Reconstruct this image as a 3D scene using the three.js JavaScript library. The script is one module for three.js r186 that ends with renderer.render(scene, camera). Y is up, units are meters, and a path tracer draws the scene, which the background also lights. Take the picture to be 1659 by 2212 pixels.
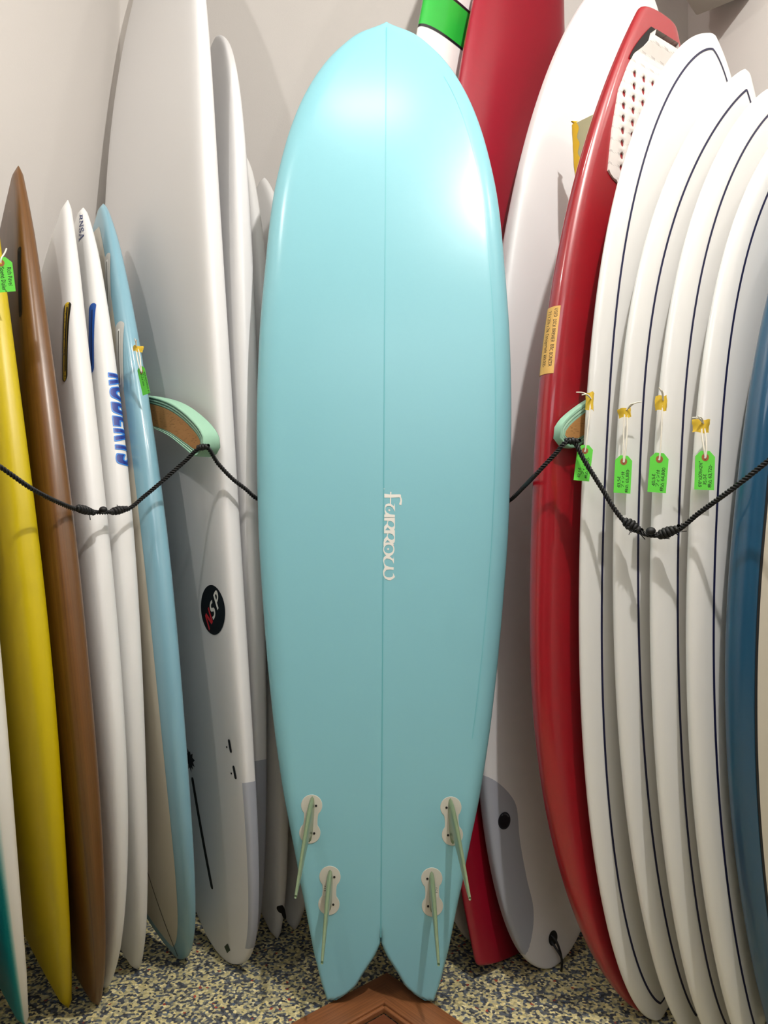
import * as THREE from 'three';
import { mergeGeometries, mergeVertices } from 'three/addons/utils/BufferGeometryUtils.js';
import { RoundedBoxGeometry } from 'three/addons/geometries/RoundedBoxGeometry.js';
import { RectAreaLightUniformsLib } from 'three/addons/lights/RectAreaLightUniformsLib.js';

// ------------------------------------------------------------------ camera, light, exposure
const scene = new THREE.Scene();
const camera = new THREE.PerspectiveCamera(67.25, 1659 / 2212, 0.05, 30);
camera.position.set(0, 0.96, 0);
camera.lookAt(0, 0.96, -1);
const renderer = new THREE.WebGLRenderer({ antialias: true });
renderer.toneMapping = THREE.LinearToneMapping;
renderer.toneMappingExposure = 0.77;
renderer.shadowMap.enabled = true;
RectAreaLightUniformsLib.init();
scene.background = new THREE.Color(0x0b0b0c);
const CEILING = 2.85;
// tube over the boards: [x, z, length, nits]; globes: [x, z, candela]
const TUBE = [-0.06, -0.95, 0.3, 215];
const GLOBES = [[0.54, -0.45, 11.3], [-0.98, -0.5, 2.6], [1.22, -0.8, 1.3]];
// long ceiling panels further back in the shop: [x, z, intensity]
const PANELS = [[0.35, 1.4, 2.3], [0.5, 3.0, 2.2]];

// ------------------------------------------------------------------ helpers
const taken = {};
const numbered = (n) => { const k = taken[n] = (taken[n] ?? -1) + 1; return k ? `${n}_${String(k).padStart(3, '0')}` : n; };
let seed = 7;
const rnd = () => { seed = (seed * 1664525 + 1013904223) >>> 0; return seed / 4294967296; };
const V = (x, y, z) => new THREE.Vector3(x, y, z);
function mesh(name, g, m, parent) {
  const o = new THREE.Mesh(g, m); o.name = name; o.castShadow = o.receiveShadow = true;
  (parent || scene).add(o); return o;
}
function thing(name, label, category, group) {
  const o = new THREE.Group(); o.name = numbered(name); o.userData = { label, category };
  if (group) o.userData.group = group;
  scene.add(o); return o;
}
function struct(name, g, m) { const o = mesh(name, g, m); o.userData.kind = 'structure'; return o; }
const std = (c, roughness = 0.6, more = {}) => new THREE.MeshStandardMaterial({ color: c, roughness, side: THREE.DoubleSide, ...more });
const phys = (c, roughness, more = {}) => new THREE.MeshPhysicalMaterial({ color: c, roughness, side: THREE.DoubleSide, ...more });
function canvasTex(w, h, draw) {
  const c = document.createElement('canvas'); c.width = w; c.height = h;
  const x = c.getContext('2d'); draw(x, w, h);
  const t = new THREE.CanvasTexture(c); t.colorSpace = THREE.SRGBColorSpace; t.anisotropy = 8; return t;
}
function grid(rows, cols, f, uvf) {               // f(i, j) -> [x, y, z]
  const p = [], uv = [], idx = [];
  for (let i = 0; i <= rows; i++) for (let j = 0; j <= cols; j++) { p.push(...f(i, j)); uv.push(...(uvf ? uvf(i, j) : [j / cols, i / rows])); }
  for (let i = 0; i < rows; i++) for (let j = 0; j < cols; j++) { const a = i * (cols + 1) + j, b = a + 1, c = a + cols + 1, d = c + 1; idx.push(a, b, d, a, d, c); }
  const g = new THREE.BufferGeometry();
  g.setAttribute('position', new THREE.Float32BufferAttribute(p, 3)); g.setAttribute('uv', new THREE.Float32BufferAttribute(uv, 2));
  g.setIndex(idx); g.computeVertexNormals(); return g;
}
const tube = (pts, r, seg = 40, rad = 8) => new THREE.TubeGeometry(new THREE.CatmullRomCurve3(pts, false, 'centripetal'), seg, r, rad, false);

// ------------------------------------------------------------------ surfboard shape (y along the board, x across, +z the face that shows)
const SURF = {
  nsp: { x: -0.3773, z: 1.5832, th: -0.8373, lean: 0.1987, roll: 0.1201, p: 0.6009, a: 2.3985, b: 0.5546, c: 2.0568, d: 0.3975, Rn: -0.1068, Rt: -0.0767, W: 0.5885, L: 2.7531, T: 0.054, nx: 15, nz: 3.5 },
  pale: { x: -0.3443, z: 1.6533, th: -0.8931, lean: 0.1609, roll: 0.0894, p: 0.5608, a: 2.2569, b: 0.7049, c: 2.1673, d: 0.7046, Rn: -0.1207, Rt: -0.0629, W: 0.5506, L: 2.2922, T: 0.054, nx: 15, nz: 3.5 },
  greya: { x: -0.2954, z: 1.689, th: -0.9103, lean: 0.1905, roll: 0.0974, p: 0.5141, a: 2.1629, b: 0.73, c: 2, d: 0.8, Rn: -0.1096, Rt: -0.0695, W: 0.5302, L: 1.9997, T: 0.062, nx: 10, nz: 2.5 },
  greyb: { x: -0.2336, z: 1.7395, th: -0.7731, lean: 0.2057, roll: 0.0932, p: 0.4872, a: 1.9199, b: 0.8286, c: 1.9999, d: 0.8, Rn: -0.097, Rt: -0.0404, W: 0.5357, L: 1.9742, T: 0.062, nx: 10, nz: 2.5 },
  sky: { x: -0.5035, z: 1.5843, th: -0.7925, lean: 0.1492, roll: 0.1325, p: 0.4168, a: 1.9417, b: 0.8143, c: 1.9831, d: 0.6311, Rn: -0.0612, Rt: -0.0977, W: 0.521, L: 1.7492, T: 0.06, nx: 10, nz: 2.5, inset: 0.0304 },
  white_b: { x: -0.5782, z: 1.5558, th: -0.7904, lean: 0.1398, roll: 0.1081, p: 0.4415, a: 2.0097, b: 0.8301, c: 2.1612, d: 0.8079, Rn: -0.0606, Rt: -0.0846, W: 0.5005, L: 1.7118, T: 0.06, nx: 10, nz: 2.5 },
  white_a: { x: -0.61, z: 1.4994, th: -0.7555, lean: 0.1234, roll: 0.1001, p: 0.3659, a: 1.7364, b: 0.8684, c: 2.2464, d: 0.8334, Rn: -0.0775, Rt: -0.0714, W: 0.5022, L: 1.6965, T: 0.06, nx: 10, nz: 2.5 },
  brown: { x: -0.6151, z: 1.4409, th: -0.7944, lean: 0.0942, roll: 0.121, p: 0.3867, a: 1.8658, b: 0.8692, c: 2.1871, d: 0.8772, Rn: -0.0579, Rt: -0.0817, W: 0.5003, L: 1.7195, T: 0.06, nx: 10, nz: 2.5 },
  yellow: { x: -0.6685, z: 1.4308, th: -0.7882, lean: 0.0536, roll: 0.1152, p: 0.4043, a: 1.8179, b: 0.8868, c: 1.985, d: 0.9181, Rn: -0.0657, Rt: -0.0826, W: 0.5013, L: 1.7401, T: 0.06, nx: 10, nz: 2.5 },
  soft: { x: 0.3203, z: 1.6466, th: 0.5687, lean: 0.1827, roll: -0.1232, p: 0.554, a: 2.3792, b: 0.5027, c: 2.2546, d: 0.4756, Rn: 0.0906, Rt: 0.0349, W: 0.5701, L: 2.4097, T: 0.062, nx: 15, nz: 3.5 },
  bigred: { x: 0.2318, z: 1.6648, th: 0.8034, lean: 0.1788, roll: -0.0503, p: 0.4286, a: 1.9329, b: 0.4573, c: 2.2244, d: 0.8, Rn: 0.0905, Rt: 0.0338, W: 0.5461, L: 2.7593, T: 0.075, cutT: 0.3554 },
  stripe: { x: 0.1811, z: 1.7402, th: 0.796, lean: 0.1394, roll: -0.0214, p: 0.4985, a: 2.0373, b: 0.5305, c: 1.9873, d: 0.614, Rn: 0.0888, Rt: 0.0216, W: 0.555, L: 2.755, T: 0.075 },
  red: { x: 0.4754, z: 1.5193, th: 0.5585, lean: 0.0831, roll: -0.0442, p: 0.4218, a: 2.5244, b: 0.8, c: 2.6003, d: 0.6794, Rn: 0.0429, Rt: 0.0514, W: 0.5469, L: 2.033, T: 0.068, cutN: 0.2061, nx: 10, nz: 2.5 },
  w1: { x: 0.5025, z: 1.4724, th: 0.5804, lean: 0.0751, roll: -0.0704, p: 0.5914, a: 2.433, b: 0.6033, c: 2.4531, d: 0.5842, Rn: 0.0522, Rt: 0.0199, W: 0.5009, L: 1.9439, T: 0.062, inset: 0.0337 },
  w2: { x: 0.557, z: 1.4111, th: 0.5691, lean: 0.0907, roll: -0.0637, p: 0.5943, a: 2.4325, b: 0.8346, c: 2.3083, d: 0.6891, Rn: 0.0708, Rt: 0.0051, W: 0.4989, L: 1.8418, T: 0.062, inset: 0.0358 },
  w3: { x: 0.6024, z: 1.3577, th: 0.576, lean: 0.0998, roll: -0.0699, p: 0.5538, a: 2.6365, b: 0.7873, c: 2.2672, d: 0.7071, Rn: 0.0521, Rt: -0.009, W: 0.4986, L: 1.7945, T: 0.062, inset: 0.0391 },
  w4: { x: 0.6356, z: 1.3171, th: 0.5625, lean: 0.0921, roll: -0.0882, p: 0.5558, a: 2.7997, b: 0.7762, c: 2.2477, d: 0.8487, Rn: 0.0278, Rt: -0.0099, W: 0.5019, L: 1.7254, T: 0.062, inset: 0.0358 },
  blue: { x: 0.6752, z: 1.2944, th: 0.5375, lean: 0.0636, roll: -0.1176, p: 0.5218, a: 2.8965, b: 0.6996, c: 2.0567, d: 0.9805, Rn: 0.0196, Rt: 0.0012, W: 0.5063, L: 1.7066, T: 0.068, nx: 10, nz: 2.5, inset: 0.0194 },
};
SURF.whitec = { ...SURF.yellow, x: SURF.yellow.x - 0.06, z: SURF.yellow.z - 0.05 };
SURF.teal = { ...SURF.yellow, x: SURF.yellow.x - 0.09, z: SURF.yellow.z - 0.115, roll: SURF.yellow.roll + 0.035 };
const clamp = (v, a, b) => Math.min(b, Math.max(a, v));
function halfWidth(b, s) {
  let f;
  const q = s > b.p ? (s - b.p) / (1 - b.p) : (b.p - s) / b.p, cut = s > b.p ? b.cutN : b.cutT;   // cut: a squared-off end
  if (cut) f = (1 - (1 - cut) * Math.pow(Math.min(1, q), s > b.p ? b.a : b.c)) * Math.pow(Math.max(0, 1 - Math.pow(Math.min(1, q), 400)), 0.3);
  else if (s > b.p) f = Math.pow(Math.max(0, 1 - Math.pow(Math.min(1, (s - b.p) / (1 - b.p)), b.a)), b.b);
  else f = Math.pow(Math.max(0, 1 - Math.pow(Math.min(1, (b.p - s) / b.p), b.c)), b.d);
  return (b.W / 2) * f;
}
const rocker = (b, s) => (s > 0.45 ? b.Rn * Math.pow((s - 0.45) / 0.55, 2.3) : b.Rt * Math.pow((0.45 - s) / 0.45, 2.3));
const thick = (b, s) => Math.min(b.T * (0.3 + 0.7 * (1 - Math.pow(Math.abs(2 * s - 1), 1.9))), halfWidth(b, s) * 1.25);
const fullness = (b, w) => 2.2 + ((b.nx || 4) - 2.2) * clamp((w - 0.012) / 0.08, 0, 1), edgeness = (b, w) => 1.7 + ((b.nz || 2) - 1.7) * clamp((w - 0.012) / 0.08, 0, 1);
function ringPoint(b, s, u, off = 0) {
  const w = halfWidth(b, s) + off, h = thick(b, s) / 2 + off, c = Math.cos(u), t = Math.sin(u);
  return [w * Math.sign(c) * Math.pow(Math.abs(c), 2 / fullness(b, w)), s * b.L, rocker(b, s) + h * Math.sign(t) * Math.pow(Math.abs(t), 2 / edgeness(b, w))];
}
function facePoint(b, y, x, off = 0, side = 1) {
  const s = clamp(y / b.L, 0, 1), w = halfWidth(b, s), h = thick(b, s) / 2, f = Math.min(1, Math.abs(x) / Math.max(w, 1e-6));
  return [x, y, rocker(b, s) + side * (h * Math.pow(Math.max(0, 1 - Math.pow(f, fullness(b, w))), 1 / edgeness(b, w)) + off)];
}
function hullGeometry(b, NS = 110, NU = 72) {
  const g = grid(NS, NU, (i, j) => ringPoint(b, 0.5 - 0.5 * Math.cos((Math.PI * i) / NS), (2 * Math.PI * (j % NU)) / NU), (i, j) => [j / NU, (0.5 - 0.5 * Math.cos((Math.PI * i) / NS)) * b.L]);
  // weld only the normals at the seam so that the texture still runs round
  const n = g.attributes.normal, W = NU + 1;
  for (let i = 0; i <= NS; i++) {
    const a = i * W, e = a + NU, v = V(n.getX(a) + n.getX(e), n.getY(a) + n.getY(e), n.getZ(a) + n.getZ(e)).normalize();
    n.setXYZ(a, v.x, v.y, v.z); n.setXYZ(e, v.x, v.y, v.z);
  }
  return g;
}
// outline of the board moved inward by d, as [y, x] with x >= 0, bottom to top
function insetCurve(b, d, N = 400) {
  const raw = []; for (let i = 0; i <= N; i++) { const s = 0.5 - 0.5 * Math.cos((Math.PI * i) / N); raw.push([s * b.L, halfWidth(b, s)]); }
  const out = [];
  for (let i = 1; i < N; i++) {
    const [y0, x0] = raw[i - 1], [y1, x1] = raw[i + 1], l = Math.hypot(y1 - y0, x1 - x0) || 1;
    const y = raw[i][0] + (d * (x1 - x0)) / l, x = raw[i][1] - (d * (y1 - y0)) / l;
    if (x > 0 && (!out.length || y > out[out.length - 1][0] + 1e-4)) out.push([y, x]);
  }
  const [f, g] = out, [h, e] = out.slice(-2);
  if (f[1] > 0.002) out.unshift([f[0] - Math.min(0.01, (f[1] * (g[0] - f[0])) / Math.max(1e-3, g[1] - f[1])), 0]);
  if (e[1] > 0.002) out.push([e[0] + Math.min(0.02, (e[1] * (e[0] - h[0])) / Math.max(1e-3, h[1] - e[1])), 0]);
  return out;
}
const along = (curve, y) => { for (let i = 0; i + 1 < curve.length; i++) if (y >= curve[i][0] && y <= curve[i + 1][0]) return curve[i][1] + ((curve[i + 1][1] - curve[i][1]) * (y - curve[i][0])) / (curve[i + 1][0] - curve[i][0]); return 0; };
// closed hairline round the face
function pinlineGeometry(b, d, wide) {
  const A = insetCurve(b, d), loop = [...A.map(([y, x]) => [y, x]), ...A.slice(1, -1).reverse().map(([y, x]) => [y, -x])], n = loop.length;
  return grid(n, 1, (i, j) => {
    const p = loop[i % n], q = loop[(i + 1) % n], r = loop[(i + n - 1) % n], l = Math.hypot(q[0] - r[0], q[1] - r[1]) || 1;
    const k = (j - 0.5) * wide; return facePoint(b, p[0] + (k * (q[1] - r[1])) / l, p[1] - (k * (q[0] - r[0])) / l, 0.0007);
  });
}
// panel that covers the face inside the inset curve
function panelGeometry(b, d, y0 = 0, y1 = 9) {
  const A = insetCurve(b, d); y0 = Math.max(y0, A[0][0]); y1 = Math.min(y1, A[A.length - 1][0]);
  return grid(120, 20, (i, j) => { const y = y0 + (y1 - y0) * (0.5 - 0.5 * Math.cos((Math.PI * i) / 120)); return facePoint(b, y, along(A, y) * Math.sin(((j / 20) - 0.5) * Math.PI), 0.0004); });
}
// patch on a face: centre (x, y), size w by h, turned by a; shape 'rect' | 'pill' | 'disc'; uv fills the patch
function decalGeometry(b, x, y, w, h, a = 0, shape = 'rect', off = 0.0006, side = 1, n = 12) {
  const ca = Math.cos(a), sa = Math.sin(a);
  return grid(n, n, (i, j) => {
    let u = (j / n) * 2 - 1, v = (i / n) * 2 - 1;
    if (shape === 'disc') { const U = u * Math.sqrt(1 - v * v / 2), W = v * Math.sqrt(1 - u * u / 2); u = U; v = W; }
    if (shape === 'pill') v = Math.sin((v * Math.PI) / 2);
    let X = (u * w) / 2, Y = (v * h) / 2;
    if (shape === 'pill') { const r = w / 2, e = Math.abs(Y) - (h / 2 - r); if (e > 0) X *= Math.sqrt(Math.max(0, 1 - (e / r) ** 2)); }
    return facePoint(b, y + X * sa + Y * ca, x + X * ca - Y * sa, off, side);
  }, (i, j) => {
    let u = (j / n) * 2 - 1, v = (i / n) * 2 - 1;
    if (shape === 'disc') { const U = u * Math.sqrt(1 - v * v / 2), W = v * Math.sqrt(1 - u * u / 2); u = U; v = W; }
    return [u / 2 + 0.5, v / 2 + 0.5];
  });
}
// patch that wraps round a rail: rows of [y, uFrom, uTo]
function railPatch(b, rows, off = 0.0006, m = 16) {
  const n = (rows.length - 1) * 8;
  return grid(n, m, (i, j) => {
    const q = (i / n) * (rows.length - 1), k = Math.min(rows.length - 2, Math.floor(q)), t = q - k, R = rows[k].map((v, c) => v + (rows[k + 1][c] - v) * t);
    return ringPoint(b, R[0] / b.L, R[1] + (R[2] - R[1]) * (j / m), off);
  });
}
const uAt = (b, y, x) => { const f = clamp(Math.abs(x) / halfWidth(b, y / b.L), 0, 1), u = Math.acos(Math.pow(f, fullness(b, halfWidth(b, y / b.L)) / 2)); return x >= 0 ? u : Math.PI - u; };
const ROWS = { left: 'left row', right: 'right row' };
function board(key, label, hullMaterial, group) {
  const b = SURF[key], t = thing('surfboard', label, 'surfboard', group);
  const g = hullGeometry(b);
  t.rotation.set(-b.lean, b.th, b.roll, 'ZXY');
  const m = new THREE.Matrix4().makeRotationFromEuler(t.rotation), p = g.attributes.position, v = V();
  let low = 9; for (let i = 0; i < p.count; i++) low = Math.min(low, v.fromBufferAttribute(p, i).applyMatrix4(m).y);
  t.position.set(b.x, -low + 0.0005, -b.z);
  mesh('hull', g, hullMaterial, t);
  t.updateMatrixWorld(true);
  b.world = (l) => V(...l).applyMatrix4(t.matrixWorld);
  return [t, b];
}

// ------------------------------------------------------------------ the room
const wallMat = (c) => {
  const N = 256, d = new Uint8Array(N * N * 4);
  for (let i = 0; i < N * N; i++) { const v = 128 + (rnd() - 0.5) * 70; d[i * 4] = d[i * 4 + 1] = d[i * 4 + 2] = v; d[i * 4 + 3] = 255; }
  const t = new THREE.DataTexture(d, N, N); t.wrapS = t.wrapT = THREE.RepeatWrapping; t.magFilter = THREE.LinearFilter; t.repeat.set(6, 6); t.needsUpdate = true;
  return std(c, 0.85, { bumpMap: t, bumpScale: 0.0004 });
};
const plaster = wallMat(0xcac5c0), shopWall = wallMat(0x8c867f);
const BZ = -2.33, LX = -0.80, RX = 0.92, SL = 0.42;               // back wall, its two corners, splay of the side walls
function wallBetween(name, x0, z0, x1, z1, m = plaster) {
  const l = Math.hypot(x1 - x0, z1 - z0), g = new THREE.BoxGeometry(l, CEILING, 0.1); g.translate(0, 0, -0.05);
  const o = struct(name, g, m); o.position.set((x0 + x1) / 2, CEILING / 2, (z0 + z1) / 2); o.rotation.y = -Math.atan2(z1 - z0, x1 - x0); return o;
}
const splay = (z) => SL * (z - BZ);
wallBetween('wall_back', LX - 0.03, BZ, RX + 0.03, BZ);
wallBetween('wall_left', LX - splay(1.0), 1.0, LX, BZ);
wallBetween('wall_right', RX, BZ, RX + splay(1.0), 1.0);
wallBetween('wall_left_far', LX - splay(1.0), 4.6, LX - splay(1.0), 1.0, shopWall);
wallBetween('wall_right_far', RX + splay(1.0), 1.0, RX + splay(1.0), 4.6, shopWall);
wallBetween('wall_front', RX + splay(1.0) + 0.05, 4.6, LX - splay(1.0) - 0.05, 4.6, shopWall);
{ const g = new THREE.BoxGeometry(4.2, 0.1, 7.2); g.translate(0.03, CEILING + 0.05, 1.1); struct('ceiling', g, std(0xc9c5be, 0.9)); }
{
  // chipped-rubber style carpet: flecks about 8 mm across
  const N = 1024, C = 190, cell = N / C, pts = [], d = new Uint8Array(N * N * 4);
  const pal = [[206, 193, 138], [190, 180, 134], [216, 206, 160], [172, 165, 132], [74, 78, 84], [58, 60, 66], [92, 98, 104], [108, 110, 106], [70, 84, 104], [128, 124, 104]];
  const wts = [0.21, 0.15, 0.08, 0.09, 0.16, 0.11, 0.08, 0.06, 0.03, 0.03];
  for (let i = 0; i < C * C; i++) {
    let r = rnd(), k = 0; while (k < 9 && r > wts[k]) { r -= wts[k]; k++; }
    let c = pal[k]; if (rnd() < 0.006) c = [150, 62, 44];
    const s = 0.86 + rnd() * 0.28; pts.push([rnd(), rnd(), 0.75 + rnd() * 0.7, c.map((v) => v * s)]);
  }
  for (let y = 0; y < N; y++) for (let x = 0; x < N; x++) {
    const fx = x / cell + 0.22 * Math.sin(y * 0.21 + 3 * Math.sin(x * 0.05)), fy = y / cell + 0.22 * Math.sin(x * 0.19 + 3 * Math.sin(y * 0.06)), ix = Math.floor(fx), iy = Math.floor(fy); let best = 99, c = null;
    for (let j = -1; j <= 1; j++) for (let i = -1; i <= 1; i++) {
      const q = pts[((iy + j + C) % C) * C + ((ix + i + C) % C)], dx = ix + i + q[0] - fx, dy = iy + j + q[1] - fy, e = (dx * dx + dy * dy) * q[2];
      if (e < best) { best = e; c = q[3]; }
    }
    const o = (y * N + x) * 4, n = 1 + (rnd() - 0.5) * 0.16; d[o] = Math.min(255, c[0] * n); d[o + 1] = Math.min(255, c[1] * n); d[o + 2] = Math.min(255, c[2] * n); d[o + 3] = 255;
  }
  const t = new THREE.DataTexture(d, N, N); t.colorSpace = THREE.SRGBColorSpace; t.wrapS = t.wrapT = THREE.RepeatWrapping; t.magFilter = THREE.LinearFilter; t.minFilter = THREE.LinearMipmapLinearFilter; t.generateMipmaps = true; t.needsUpdate = true;
  const g = new THREE.BoxGeometry(4.2, 0.08, 7.2); g.translate(0.03, -0.04, 1.1);
  const uv = g.attributes.uv, p = g.attributes.position; for (let i = 0; i < uv.count; i++) uv.setXY(i, p.getX(i) * 1.0, p.getZ(i) * 1.0);
  struct('floor', g, std(0xffffff, 0.95, { map: t }));
}

// ------------------------------------------------------------------ lamps (out of the frame, over and behind the photographer)
const lampHousing = std(0xdedede, 0.5), bulbMat = new THREE.MeshStandardMaterial({ color: 0xffffff, emissive: 0xfff0e0, emissiveIntensity: 6 });
{
  const [x, z, len, I] = TUBE, t = thing('tube_lamp', 'slim white fluorescent tube lamp on the ceiling over the boards', 'lamp'); t.position.set(x, CEILING, z);
  mesh('housing', new RoundedBoxGeometry(len + 0.08, 0.04, 0.09, 2, 0.008).translate(0, -0.02, 0), lampHousing, t);
  mesh('tube', new THREE.CylinderGeometry(0.014, 0.014, len, 20).rotateZ(Math.PI / 2).translate(0, -0.055, 0), bulbMat, t);
  const l = new THREE.RectAreaLight(0xfffbf6, I, len, 0.024); l.position.set(0, -0.075, 0); l.rotation.x = -Math.PI / 2; t.add(l);
}
const WHERE = ['in front of the right row', 'over the left row', 'by the right wall'];
GLOBES.forEach(([x, z, cd], i) => {
  const t = thing('ceiling_lamp', `small white globe lamp on the ceiling ${WHERE[i]}`, 'lamp', 'ceiling globe lamps');
  t.position.set(x, CEILING, z);
  mesh('housing', new THREE.LatheGeometry([[0.0, 0], [0.055, 0], [0.055, -0.016], [0.02, -0.03], [0.02, -0.05], [0.0, -0.05]].map(([r, y]) => new THREE.Vector2(r, y)), 32), lampHousing, t);
  const bulb = mesh('bulb', new THREE.SphereGeometry(0.035, 20, 14), bulbMat, t); bulb.position.y = -0.082;
  const s = new THREE.PointLight(0xfffbf6, cd, 0, 2); s.position.set(0, -0.082, 0); s.castShadow = true; s.shadow.radius = 1.2; s.shadow.mapSize.set(1024, 1024); t.add(s);
});
PANELS.forEach(([x, z, I], i) => {
  const t = thing('ceiling_panel', `flat white ceiling light panel ${i ? 'far back in the shop' : 'just behind the photographer'}`, 'lamp');
  t.position.set(x, CEILING, z);
  mesh('frame', new RoundedBoxGeometry(1.66, 0.03, 1.06, 2, 0.006).translate(0, -0.015, 0), lampHousing, t);
  mesh('diffuser', new THREE.BoxGeometry(1.6, 0.006, 1.0).translate(0, -0.033, 0), new THREE.MeshStandardMaterial({ color: 0xffffff, emissive: 0xf2f5ff, emissiveIntensity: 1.5 }), t);
  const l = new THREE.RectAreaLight(0xf8f9ff, I, 1.6, 1.0); l.position.set(0, -0.045, 0); l.rotation.x = -Math.PI / 2; t.add(l);
});

// ------------------------------------------------------------------ board finishes
const gloss = (c, more = {}) => phys(c, 0.35, { clearcoat: 0.8, clearcoatRoughness: 0.06, ...more });
const satin = (c, r = 0.38, more = {}) => phys(c, r, { ...more });
const black = std(0x08080a, 0.6), navy = std(0x12143a, 0.45);
const M = {
  white: gloss(0xe2e1de), whiteSatin: satin(0xe0dfdd, 0.45), foam: satin(0xdddcdc, 0.5), yellow: satin(0xc2ac00, 0.42), sky: gloss(0x7ca9ba), cream: gloss(0xccc5b4),
  red: gloss(0x8e0014), crimson: satin(0x8e0a24, 0.36, { clearcoat: 0.4, clearcoatRoughness: 0.25 }), blue: gloss(0x0f4664), teal: satin(0x0e9098, 0.45), patch: satin(0xa3a7b2, 0.5),
  stringer: std(0x2a2622, 0.5),
};
{
  const t = canvasTex(512, 512, (x, w, h) => {
    x.fillStyle = '#66421a'; x.fillRect(0, 0, w, h);
    for (let i = 0; i < 420; i++) { const a = rnd(); x.fillStyle = `rgba(${a < 0.5 ? '44,22,4' : '140,92,40'},${0.03 + rnd() * 0.09})`; x.fillRect(rnd() * w, rnd() * h - 200, 1 + rnd() * 9, 120 + rnd() * 500); }
  });
  t.wrapS = t.wrapT = THREE.RepeatWrapping; t.repeat.set(2, 0.6);
  M.brown = satin(0xffffff, 0.4, { map: t, clearcoat: 0.3, clearcoatRoughness: 0.3 });
}
{
  // white board with a teal airbrushed lower face
  const t = canvasTex(256, 1024, (x, w, h) => {
    const im = x.createImageData(w, h);
    for (let j = 0; j < h; j++) for (let i = 0; i < w; i++) {
      const y = (1 - j / h) * 1.74, u = i / w, k = clamp((0.62 - y + 0.9 * (u - 0.16)) * 4, 0, 1) * clamp((u - 0.03) * 14, 0, 1) * (u < 0.5 ? 1 : 0), g = k * (0.9 + rnd() * 0.2), o = (j * w + i) * 4;
      im.data[o] = 233 - 205 * Math.min(1, g); im.data[o + 1] = 230 - 86 * Math.min(1, g); im.data[o + 2] = 224 - 76 * Math.min(1, g); im.data[o + 3] = 255;
    }
    x.putImageData(im, 0, 0);
  });
  t.repeat.set(1, 1 / 1.74); M.spray = satin(0xffffff, 0.42, { map: t });
}
{
  // green, white and black bands across the striped board; v runs along the board in metres
  const L = SURF.stripe.L, t = canvasTex(64, 2048, (x, w, h) => {
    const Y = (y) => (1 - y / L) * h, band = (a, b, c) => { x.fillStyle = c; x.fillRect(0, Y(b), w, Y(a) - Y(b)); };
    x.fillStyle = '#e8e4e2'; x.fillRect(0, 0, w, h);
    band(2.125, 2.237, '#22a336'); band(1.8, 2.03, '#0b6b45');
    for (const y of [1.8, 2.03, 2.125, 2.237]) band(y - 0.004, y + 0.004, '#10131a');
  });
  t.repeat.set(1, 1 / L); M.stripe = gloss(0xffffff, { map: t });
}

// ------------------------------------------------------------------ lettering
function strokes(x, list, ox, oy, w, h) { for (const s of list) { x.beginPath(); s.forEach(([a, b], i) => x[i ? 'lineTo' : 'moveTo'](ox + a * w, oy + b * h)); x.stroke(); } }
const KANA = {
  'フ': [[[0.1, 0.15], [0.9, 0.15], [0.75, 0.55], [0.3, 0.95]]],
  'ィ': [[[0.75, 0.35], [0.2, 0.7]], [[0.5, 0.55], [0.5, 1]]],
  'ン': [[[0.15, 0.2], [0.35, 0.35]], [[0.85, 0.25], [0.65, 0.7], [0.15, 0.9]]],
  '付': [[[0.3, 0.05], [0.05, 0.5]], [[0.2, 0.3], [0.2, 1]], [[0.4, 0.35], [1, 0.35]], [[0.8, 0.05], [0.8, 0.9], [0.65, 0.85]], [[0.5, 0.55], [0.6, 0.7]]],
  '税': [[[0.4, 0.05], [0.1, 0.2]], [[0, 0.35], [0.45, 0.35]], [[0.22, 0.15], [0.22, 1]], [[0.22, 0.4], [0, 0.75]], [[0.25, 0.45], [0.42, 0.6]], [[0.6, 0.05], [0.65, 0.2]], [[0.9, 0.05], [0.8, 0.2]], [[0.55, 0.25], [0.95, 0.25], [0.95, 0.5], [0.55, 0.5], [0.55, 0.25]], [[0.68, 0.5], [0.5, 0.95]], [[0.82, 0.5], [0.82, 0.9], [1, 0.9]]],
  '込': [[[0.1, 0.15], [0.2, 0.3]], [[0, 0.5], [0.2, 0.5], [0.15, 0.8]], [[0, 0.95], [0.3, 0.85], [1, 0.95]], [[0.6, 0.1], [0.35, 0.7]], [[0.6, 0.15], [0.95, 0.7]]],
  'ℓ': [[[0.1, 0.75], [0.5, 0.6], [0.7, 0.2], [0.5, 0.05], [0.35, 0.3], [0.35, 0.8], [0.55, 0.98], [0.8, 0.85]]],
};
function handText(x, text, px, py, size) {
  x.font = `${size}px sans-serif`; x.lineWidth = size * 0.1; x.lineCap = 'round'; x.lineJoin = 'round'; let cx = px;
  for (const ch of text) {
    const j = (rnd() - 0.5) * size * 0.1;
    if (KANA[ch]) { strokes(x, KANA[ch], cx, py - size * 0.82 + j, size * 0.82, size * 0.82); cx += size * 0.95; }
    else { x.fillText(ch, cx, py + j); x.lineWidth = size * 0.035; x.strokeText(ch, cx, py + j); x.lineWidth = size * 0.1; cx += x.measureText(ch).width * 0.98; }
  }
}

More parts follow.
